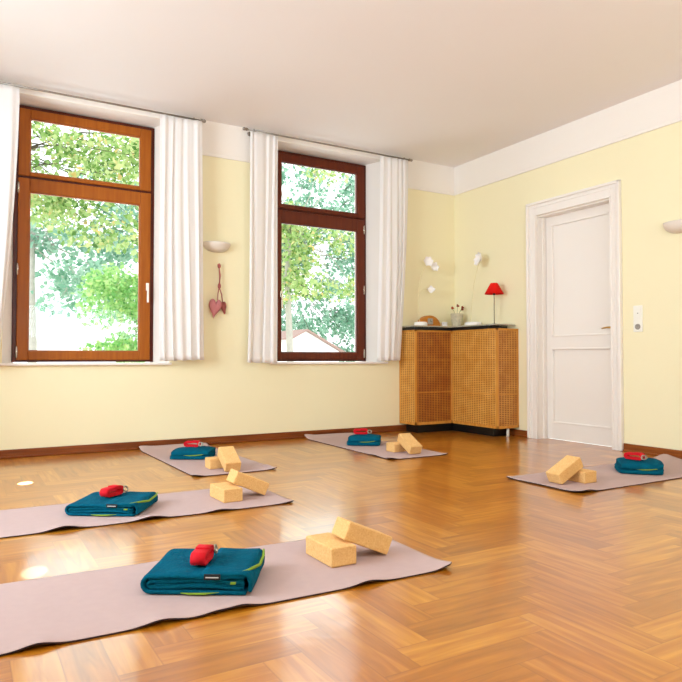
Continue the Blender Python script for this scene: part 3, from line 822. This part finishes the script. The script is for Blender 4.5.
# ------------------------------------------------------------------ folded blankets
def fold_layer(bm, path, t, e0, e1, ax, jit, nsec=16, cap=.45):
    """thick ribbon following path [(p,z)..] in the p-z plane, extruded along the other axis; ax 0: p is x, ax 1: p is -y"""
    n = len(path); L_, R_ = [], []
    for i in range(n):
        p0, p1 = Vector(path[max(i - 1, 0)]), Vector(path[min(i + 1, n - 1)]); d = (p1 - p0).normalized(); nn = Vector((-d.y, d.x))
        L_.append(Vector(path[i]) + nn * t / 2); R_.append(Vector(path[i]) - nn * t / 2)
    outl = L_ + R_[::-1]; mid = [Vector(p) for p in path] + [Vector(p) for p in path[::-1]]
    b = bmesh.new(); secs = []
    qs = [e0 + (e1 - e0) * k / nsec for k in range(nsec + 1)]
    full = [(qs[0] + .0, .35)] + [(qs[0] + .004, .8)] + [(q, 1) for q in qs[1:-1]] + [(qs[-1] - .004, .8), (qs[-1], .35)]
    for q, s in full:
        row = []
        for o, m in zip(outl, mid):
            p = m + (o - m) * s
            nz = noise.noise(Vector((p.x * 9 + jit, q * 9, p.y * 14))) * .005; nz2 = noise.noise(Vector((p.x * 7 + jit, q * 7 + 9, p.y * 10))) * .006
            pz = max(.0005, p.y + nz * min(1, p.y / .02)); pp = p.x + nz2
            row.append(b.verts.new((pp, q, pz) if ax == 0 else (q, -pp, pz)))
        secs.append(row)
    m = len(outl)
    for k in range(len(secs) - 1):
        for i in range(m):
            j = (i + 1) % m; b.faces.new((secs[k][i], secs[k][j], secs[k + 1][j], secs[k + 1][i])).smooth = True
    for row, rev in ((secs[0], False), (secs[-1], True)):
        h = m // 2
        for i in range(h - 1):
            vs = (row[i], row[i + 1], row[m - 2 - i], row[m - 1 - i]); b.faces.new(vs[::-1] if rev else vs).smooth = True
    merge(bm, b)

def upath(x0, x1, zlo, zhi, droop=0, n=10):
    """U lying on its side: starts right/bottom, bends round at x0, comes back along the top to x1"""
    r = (zhi - zlo) / 2; pts = []
    for i in range(n + 1): pts.append((x1 + (x0 + r - x1) * i / n, zlo))
    for i in range(1, 8): a = -pi / 2 - pi * i / 8; pts.append((x0 + r + r * cos(a), (zlo + zhi) / 2 + r * sin(a)))
    for i in range(n + 1):
        s = i / n; pts.append((x0 + r + (x1 - x0 - r) * s, zhi - droop * max(0, (s - .8) / .2) ** 2))
    return pts

def strip(bm, pts, w, th=.003):
    tube(bm, pts, w, 8)

def blanket(kind, x, y, yaw, sx, sy, sz, label):
    t = empty('folded_blanket', (x, y, ZM), yaw); tag(t, label, 'blanket', 'folded teal blankets on the mats')
    bm = bmesh.new(); l, w, h = .36 * sx, .30 * sy, .062 * sz
    if kind == 'A':
        tt = h / 4.1
        fold_layer(bm, upath(-l / 2, l / 2 - .012, tt * .55, h - tt * .55, .0), tt, -w / 2, w / 2, 0, x)
        fold_layer(bm, upath(-l / 2 + tt * 1.1, l / 2 - .02, tt * 1.55, h - tt * 1.5), tt, -w / 2 + .004, w / 2 - .006, 0, x + 3)
        fold_layer(bm, [(l / 2 - .02 - (l - .06) * i / 12, h / 2) for i in range(13)], tt * .7, -w / 2 + .006, w / 2 - .01, 0, x + 5)
        # outer flap drooping over the right-hand side
        fl = [(l / 2 - .16 + .15 * i / 8, h - tt * .15 + .001) for i in range(9)] + [(l / 2 - .002, h - tt * .5), (l / 2 + .006, h - tt * 1.6), (l / 2 + .004, h - tt * 2.8), (l / 2 + .002, tt)]
        fold_layer(bm, fl, tt * .8, -w / 2 - .001, w / 2, 0, x)
        link('cloth', bm, M_teal, t, True)
        bm = bmesh.new(); tube(bm, [(l / 2 - .035, -w / 2 + .01, h + .003), (l / 2 - .012, -w / 2 + .035, h + .003), (l / 2 + .003, -w / 2 + .09, h - .003), (l / 2 + .0135, -w / 2 + .15, h - .012), (l / 2 + .0115, w / 2 - .05, h - .008), (l / 2 + .005, w / 2 - .004, h - .002)], [.0035, .005, .0055, .0055, .005, .004])
        link('edge_binding', bm, M_lime, t, True)['label'] = 'lime green edge binding'
        bm = bmesh.new(); tube(bm, [(-.05, -w / 2 - .0, .009), (-.02, -w / 2 - .003, .0075), (.03, -w / 2 - .003, .008), (.08, -w / 2, .012)], [.001, .0035, .004, .001])
        link('edge_binding', bm, M_lime, t, True)['label'] = 'lime green edge binding'
        bm = bmesh.new(); box(bm, (.118, -w / 2 - .004, h * .56), (.136, -w / 2 + .004, h * .66), bev=.001)
        link('edge_binding', bm, M_lime, t)['label'] = 'lime green edge binding'
        g = bmesh.new(); box(g, (.03, -w / 2 - .006, h - tt * .95), (.085, -w / 2 - .002, h + .003), bev=.001)
    else:
        hh = h / 2
        for k, (zl, dd) in enumerate(((0, 0), (hh, .006))):
            tt = hh / 2.02
            up = [(-px, pz) for px, pz in upath(-w / 2 + dd, w / 2 - .01, zl + tt * .52, zl + hh - tt * .5)]
            fold_layer(bm, up, tt, -l / 2 + .01 * k, l / 2 - .006 * k, 1, x + k * 2)
            core = [(-w / 2 + .03 + (w - .05) * i / 8, zl + hh / 2) for i in range(9)]
            fold_layer(bm, core, tt * .5, -l / 2 + .012, l / 2 - .012, 1, x + 7 + k)
        link('cloth', bm, M_teal, t, True)
        bm = bmesh.new(); yy = -w / 2 + .001
        tube(bm, [(-.05 * sx, yy + .004, hh + .003), (0, yy - .002, hh + .003), (.05 * sx, yy - .003, hh + .005), (.1 * sx, yy - .004, hh + .011), (.14 * sx, yy - .0, hh + .015)], [.001, .004, .005, .004, .001])
        link('edge_binding', bm, M_lime, t, True)['label'] = 'lime green edge binding'
        g = None
    if kind == 'B':
        for o in t.children:
            for v in o.data.vertices:
                q = (1 - min(1, (v.co.x / (l / 2)) ** 2)) * (1 - min(1, (v.co.y / (w / 2)) ** 2))
                v.co.z *= .8 + .34 * max(0, q) ** .6 + .10 * v.co.x / l
                rx, ry = abs(v.co.x) / (l / 2), abs(v.co.y) / (w / 2); k = .1 * min(1.2, rx) ** 3 * min(1.2, ry) ** 3
                v.co.x *= 1 - k; v.co.y *= 1 - k
                v.co.x += .012 * (v.co.z / h) * (1 if v.co.x > 0 else .3)
    if g:
        tg = link('sewn_tag', g, M_tag, t); tg['label'] = 'small black sewn tag'
        bm = bmesh.new(); box(bm, (.036, -w / 2 - .0068, h - tt * .55), (.079, -w / 2 - .0058, h - tt * .35)); link('tag_print', bm, M_print, tg)
    return t, h
blankets = [
    blanket('A', -4.172, -3.58, RAD(-32), 1.0, 1.0, 1.14, 'folded teal blanket on the mat nearest the camera, under a red strap with a ring'),
    blanket('A', -4.24, -2.28, RAD(-33), 1.0, 1.04, .98, 'folded teal blanket on the mat just behind the nearest mat'),
    blanket('B', -3.325, -.725, RAD(-31), .92, .95, 1.15, 'folded teal blanket on the mat under the window with the light brown sash'),
    blanket('B', -1.725, -.755, RAD(-36), .86, .88, 1.3, 'folded teal blanket on the mat under the window nearer the cabinet'),
    blanket('B', -.812, -2.925, RAD(-47), .82, 1.12, 1.27, 'folded teal blanket on the mat in front of the door'),
]

# ------------------------------------------------------------------ rolled straps
def strap_proto():
    t = empty('yoga_strap', (0, 0, 0))
    bm = bmesh.new(); Ls, Hs, W = .112, .044, .042; th = .0034; turns = 4
    pts = []
    def stad(u, off):
        r = Hs / 2 - off; s = Ls / 2 - Hs / 2; per = 4 * s + 2 * pi * r; d = u * per
        if d < s: return (d, r)
        d -= s
        if d < pi * r: a = pi / 2 - d / r; return (s + r * cos(a), r * sin(a))
        d -= pi * r
        if d < 2 * s: return (s - d, -r)
        d -= 2 * s
        if d < pi * r: a = -pi / 2 - d / r; return (-s + r * cos(a), r * sin(a))
        d -= pi * r; return (-s + d, r)
    n = 56
    for k in range(n * turns): pts.append(stad((k % n) / n, .0018 + (k / n) * th * 1.08))
    for i, p in enumerate(pts):
        a, b = pts[max(i - 1, 0)], pts[min(i + 1, len(pts) - 1)]
    L_, R_ = [], []
    for i, p in enumerate(pts):
        a, b = Vector(pts[max(i - 1, 0)]), Vector(pts[min(i + 1, len(pts) - 1)]); d = (b - a).normalized(); nn = Vector((-d.y, d.x))
        L_.append(Vector(p) + nn * th / 2); R_.append(Vector(p) - nn * th / 2)
    def ring(lst, y): return [bm.verts.new((q.x, y, q.y + Hs / 2)) for q in lst]
    A0, A1, B0, B1 = ring(L_, -W / 2), ring(L_, W / 2), ring(R_, -W / 2), ring(R_, W / 2)
    for i in range(len(pts) - 1):
        for q in ((A0[i], A0[i + 1], A1[i + 1], A1[i]), (B0[i], B1[i], B1[i + 1], B0[i + 1]), (A0[i], B0[i], B0[i + 1], A0[i + 1]), (A1[i], A1[i + 1], B1[i + 1], B1[i])):
            bm.faces.new(q).smooth = True
    bm.faces.new((A0[0], A1[0], B1[0], B0[0])); bm.faces.new((A0[-1], B0[-1], B1[-1], A1[-1]))
    link('webbing', bm, M_red, t)
    for k in (0, 1):
        bm = bmesh.new(); torus(bm, .013, .0024, T(Ls / 2 + .006 + .004 * k, -W / 2 - .003 + .006 * k, .022) @ R(RAD(80 - 25 * k), 'X')); r = link('ring', bm, M_ring, t); r['label'] = 'shiny metal ring'
    return t
strap0 = strap_proto()
place = [ # blanket, local offset, yaw, label
    (0, (-.006, -.03), RAD(56), 'coiled red strap with metal ring on the blanket nearest the camera'),
    (1, (-.02, .03), RAD(38), 'coiled red strap on the blanket just behind the nearest one'),
    (2, (-.01, .02), RAD(-34), 'coiled red strap on the blanket under the window with the light brown sash'),
    (3, (-.03, .02), RAD(-30), 'coiled red strap on the blanket under the window nearer the cabinet'),
    (4, (-.03, -.06), RAD(-78), 'coiled red strap on the blanket in front of the door')]
for k, (bi, off, yaw, lab) in enumerate(place):
    bt, h = blankets[bi]; a = bt.rotation_euler.z
    top = .0035 if bi < 2 else h * .05 + .0035
    loc = (bt.location.x + off[0] * cos(a) - off[1] * sin(a), bt.location.y + off[0] * sin(a) + off[1] * cos(a), ZM + h + top)
    s = strap0 if k == 0 else dup(strap0)
    s.scale = (1.28, 1.2, 1.2) if k == 3 else (1.2, 1.2, 1.15)
    s.location = loc; s.rotation_euler = (0, 0, yaw); tag(s, lab, 'yoga strap', 'coiled red straps on the blankets')

# ------------------------------------------------------------------ outside
bm = bmesh.new(); box(bm, (-40, .6, -.9), (60, 90, -.7)); struct('ground', bm, M_ground)

M_leafA = leaf_mat('leaf_green', [(92, 136, 66), (142, 180, 100), (190, 214, 150), (220, 226, 166), (232, 204, 140)])
M_leafB = leaf_mat('leaf_bright', [(120, 186, 112), (166, 216, 140), (204, 232, 166), (226, 240, 166)])
M_leafC = leaf_mat('leaf_teal', [(104, 156, 130), (156, 196, 172), (206, 228, 212)])

def leaves(clusters, n, size, seed):
    rnd = random.Random(seed); vs, fs, tint = [], [], []
    wsum = sum(c[2] for c in clusters)
    for (c, r, w) in clusters:
        for _ in range(int(n * w / wsum)):
            while True:
                p = Vector((rnd.uniform(-1, 1), rnd.uniform(-1, 1), rnd.uniform(-1, 1)))
                if p.length < 1: break
            p = Vector((c[0] + p.x * r[0], c[1] + p.y * r[1], c[2] + p.z * r[2]))
            d = Vector((rnd.gauss(0, 1), rnd.gauss(0, 1), rnd.gauss(-.4, .8))).normalized(); e = d.cross(Vector((rnd.gauss(0, 1), rnd.gauss(0, 1), rnd.gauss(0, 1)))).normalized()
            s = size * rnd.uniform(.6, 1.3); k = len(vs)
            nn = d.cross(e) * s * .12
            vs += [p, p + d * s * .45 + e * s * .36 + nn, p + d * s, p + d * s * .45 - e * s * .36 + nn]; fs.append((k, k + 1, k + 2, k + 3))
            tint += [max(0, min(1, rnd.gauss(.45, .25)))] * 4
    me = bpy.data.meshes.new('leaves'); me.from_pydata([tuple(v) for v in vs], [], fs)
    a = me.attributes.new('tint', 'FLOAT', 'POINT')
    a.data.foreach_set('value', tint)
    return me

def tree(name, base, hgt, r, spread, clusters, n, size, seed, bark, lm, label, cat='tree', lean=(0, 0)):
    t = empty(name, base); tag(t, label, cat, 'garden trees and shrubs beyond the windows')
    bm = bmesh.new(); top = Vector((lean[0], lean[1], hgt))
    tube(bm, [(0, 0, 0), top * .35 + Vector((.03, 0, 0)), top * .7 - Vector((.03, 0, 0)), top], [r * 1.25, r, r * .85, r * .6], 10); link('trunk', bm, bark, t, True)
    bm = bmesh.new(); rnd = random.Random(seed)
    for (c, rr, w) in clusters:
        cc = Vector(c) - Vector(base); st = top * rnd.uniform(.85, 1.0)
        mid = (st + cc) / 2 + Vector((rnd.uniform(-.2, .2), rnd.uniform(-.2, .2), .15))
        tube(bm, [st, mid, cc], [r * .22, r * .12, r * .05], 6)
        for _ in range(5):
            e = cc + Vector((rnd.uniform(-1, 1) * rr[0], rnd.uniform(-1, 1) * rr[1], rnd.uniform(-1, 1) * rr[2])) * .8
            tube(bm, [mid * .3 + cc * .7, (cc + e) / 2 + Vector((0, 0, .06)), e], [r * .06, r * .04, r * .02], 5)
    link('branches', bm, bark, t, True)
    me = leaves([((c[0] - base[0], c[1] - base[1], c[2] - base[2]), rr, w) for c, rr, w in clusters], n, size, seed)
    o = link_me('leaves', me, lm, t); o['kind'] = 'stuff'
def cl_around(x0, x1, y0, y1, z0, z1, k, rr, seed):
    rnd = random.Random(seed)
    return [((rnd.uniform(x0, x1), rnd.uniform(y0, y1), rnd.uniform(z0, z1)), (rr * rnd.uniform(.7, 1.3), rr * rnd.uniform(.7, 1.2), rr * rnd.uniform(.5, .9)), rnd.uniform(.6, 1.3)) for _ in range(k)]

# behind window 1: overhanging crown, trunk at the left edge, bright shrub lower right
tree('tree', (-4.42, 5.6, -.7), 5.0, .06, 2, cl_around(-4.5, -1.6, 5, 7.2, 2.7, 5.2, 30, .5, 3), 4600, .115, 11, M_barkd, M_leafA, 'leafy tree whose crown hangs across the window with the light brown sash')
tree('shrub', (-2.55, 4.7, -.7), 1.6, .035, 1, cl_around(-3.2, -2.0, 4.3, 5.2, .75, 2.0, 24, .32, 5), 4200, .085, 12, M_bark, M_leafB, 'bright green shrub low outside the window with the light brown sash', 'shrub')
tree('tree', (-3.2, 15, -.7), 5.4, .12, 2, cl_around(-4.6, .6, 14, 17, 2.4, 6.6, 20, .85, 6), 3200, .22, 13, M_bark, M_leafC, 'pale distant tree seen far behind the shrub')
# behind window 2: pale trunk left, hanging green twigs, teal trees behind the white gable
tree('tree', (.27, 5.0, -.7), 4.2, .065, 2, cl_around(-.1, 1.5, 4.5, 5.6, 2.05, 4.6, 20, .38, 8) + [((.3, 4.6, 2.15), (.3, .2, .3), .9), ((.2, 4.6, 2.7), (.35, .2, .35), .9)], 2900, .095, 14, M_bark, M_leafA, 'pale-trunked tree just outside the window nearer the cabinet')
tree('tree', (4.6, 15, -.7), 5.4, .1, 2, cl_around(3.4, 9.2, 14.4, 16.6, .3, 7.8, 70, .85, 9), 13000, .17, 15, M_barkd, M_leafC, 'bluish green tree standing behind the white gabled house')
# small white house with a gable
t = empty('house', (2.65, 9, -.7)); tag(t, 'small white house with a pitched roof beyond the window nearer the cabinet', 'house')
bm = bmesh.new()
pf = [(-.36, 0), (1.0, 0), (1.0, 1.68), (0, 2.2), (-.36, 2.0)]
f = [bm.verts.new((x, 0, z)) for x, z in pf]; b = [bm.verts.new((x, 3.2, z)) for x, z in pf]
bm.faces.new(f); bm.faces.new(b[::-1])
for i in range(5): bm.faces.new((f[i], f[(i + 1) % 5], b[(i + 1) % 5], b[i]))
link('wall', bm, M_houseW, t)
for sgn, (x1, z1) in ((-1, (-.44, 1.97)), (1, (1.12, 1.63))):
    bm = bmesh.new(); p0 = (0, 2.205); th = .035
    v = [bm.verts.new(q) for q in ((p0[0], -.15, p0[1]), (x1, -.15, z1), (x1, -.15, z1 + th), (p0[0], -.15, p0[1] + th))]
    v2 = [bm.verts.new((q.co.x, 3.3, q.co.z)) for q in v]
    bm.faces.new(v); bm.faces.new(v2[::-1])
    for i in range(4): bm.faces.new((v[i], v[(i + 1) % 4], v2[(i + 1) % 4], v2[i]))
    link('roof', bm, M_roof, t)

# ------------------------------------------------------------------ light
w = bpy.data.worlds.new('world'); bpy.context.scene.world = w; w.use_nodes = True
bg = w.node_tree.nodes['Background']; bg.inputs[0].default_value = (.96, .985, 1, 1); bg.inputs[1].default_value = 2.2

def area(name, loc, direction, sx, sy, power, col=(1, 1, 1)):
    l = bpy.data.lights.new(name, 'AREA'); l.shape = 'RECTANGLE'; l.size = sx; l.size_y = sy; l.energy = power; l.color = col
    o = bpy.data.objects.new(name, l); C.objects.link(o); o.location = loc
    o.rotation_euler = Vector(direction).to_track_quat('-Z', 'Y').to_euler(); return o
for (a, b) in FRM:
    area('daylight_window', ((a + b) / 2, .6, 1.9), (0, -1, -.25), 1.1, 2.1, 15, (.84, .93, 1))
area('daylight_left', (XL - .35, -2.5, 1.85), (1, .32, -.1), 2.1, 2.0, 185, (.74, .88, 1))
area('bounce_fill', (-3.4, -7.0, 1.5), (.1, .35, .9), 3.5, 1.8, 175, (.74, .88, 1))  # added unseen fill behind the camera, bounced off the ceiling

def sunbeam(src, dst, ang, power):
    l = bpy.data.lights.new('sunbeam', 'SPOT'); l.spot_size = ang; l.spot_blend = .08; l.energy = power; l.shadow_soft_size = .004; l.color = (1, .97, .9)
    o = bpy.data.objects.new('sunbeam', l); C.objects.link(o); o.location = src
    o.rotation_euler = (Vector(dst) - Vector(src)).to_track_quat('-Z', 'Y').to_euler()
sunbeam((-3.9, 1.0, 2.6), (-4.55, -.72, 0), RAD(3.2), 15000)
sunbeam((-3.9, 1.0, 2.6), (-4.6, -.9, 0), RAD(2.2), 9000)
sunbeam((-3.9, 1.0, 2.6), (-4.5, -.62, 0), RAD(1.5), 9000)
sunbeam((-3.9, 1.0, 2.5), (-4.575, -1.22, 0), RAD(1.5), 14000)
sunbeam((-3.7, .9, 3.2), (-4.69, -3.15, 0), RAD(1.0), 2200)

sc = bpy.context.scene
sc.view_settings.view_transform = 'Standard'; sc.view_settings.look = 'None'; sc.view_settings.exposure = .13
sc.cycles.max_bounces = 10; sc.cycles.diffuse_bounces = 6; sc.cycles.transparent_max_bounces = 12
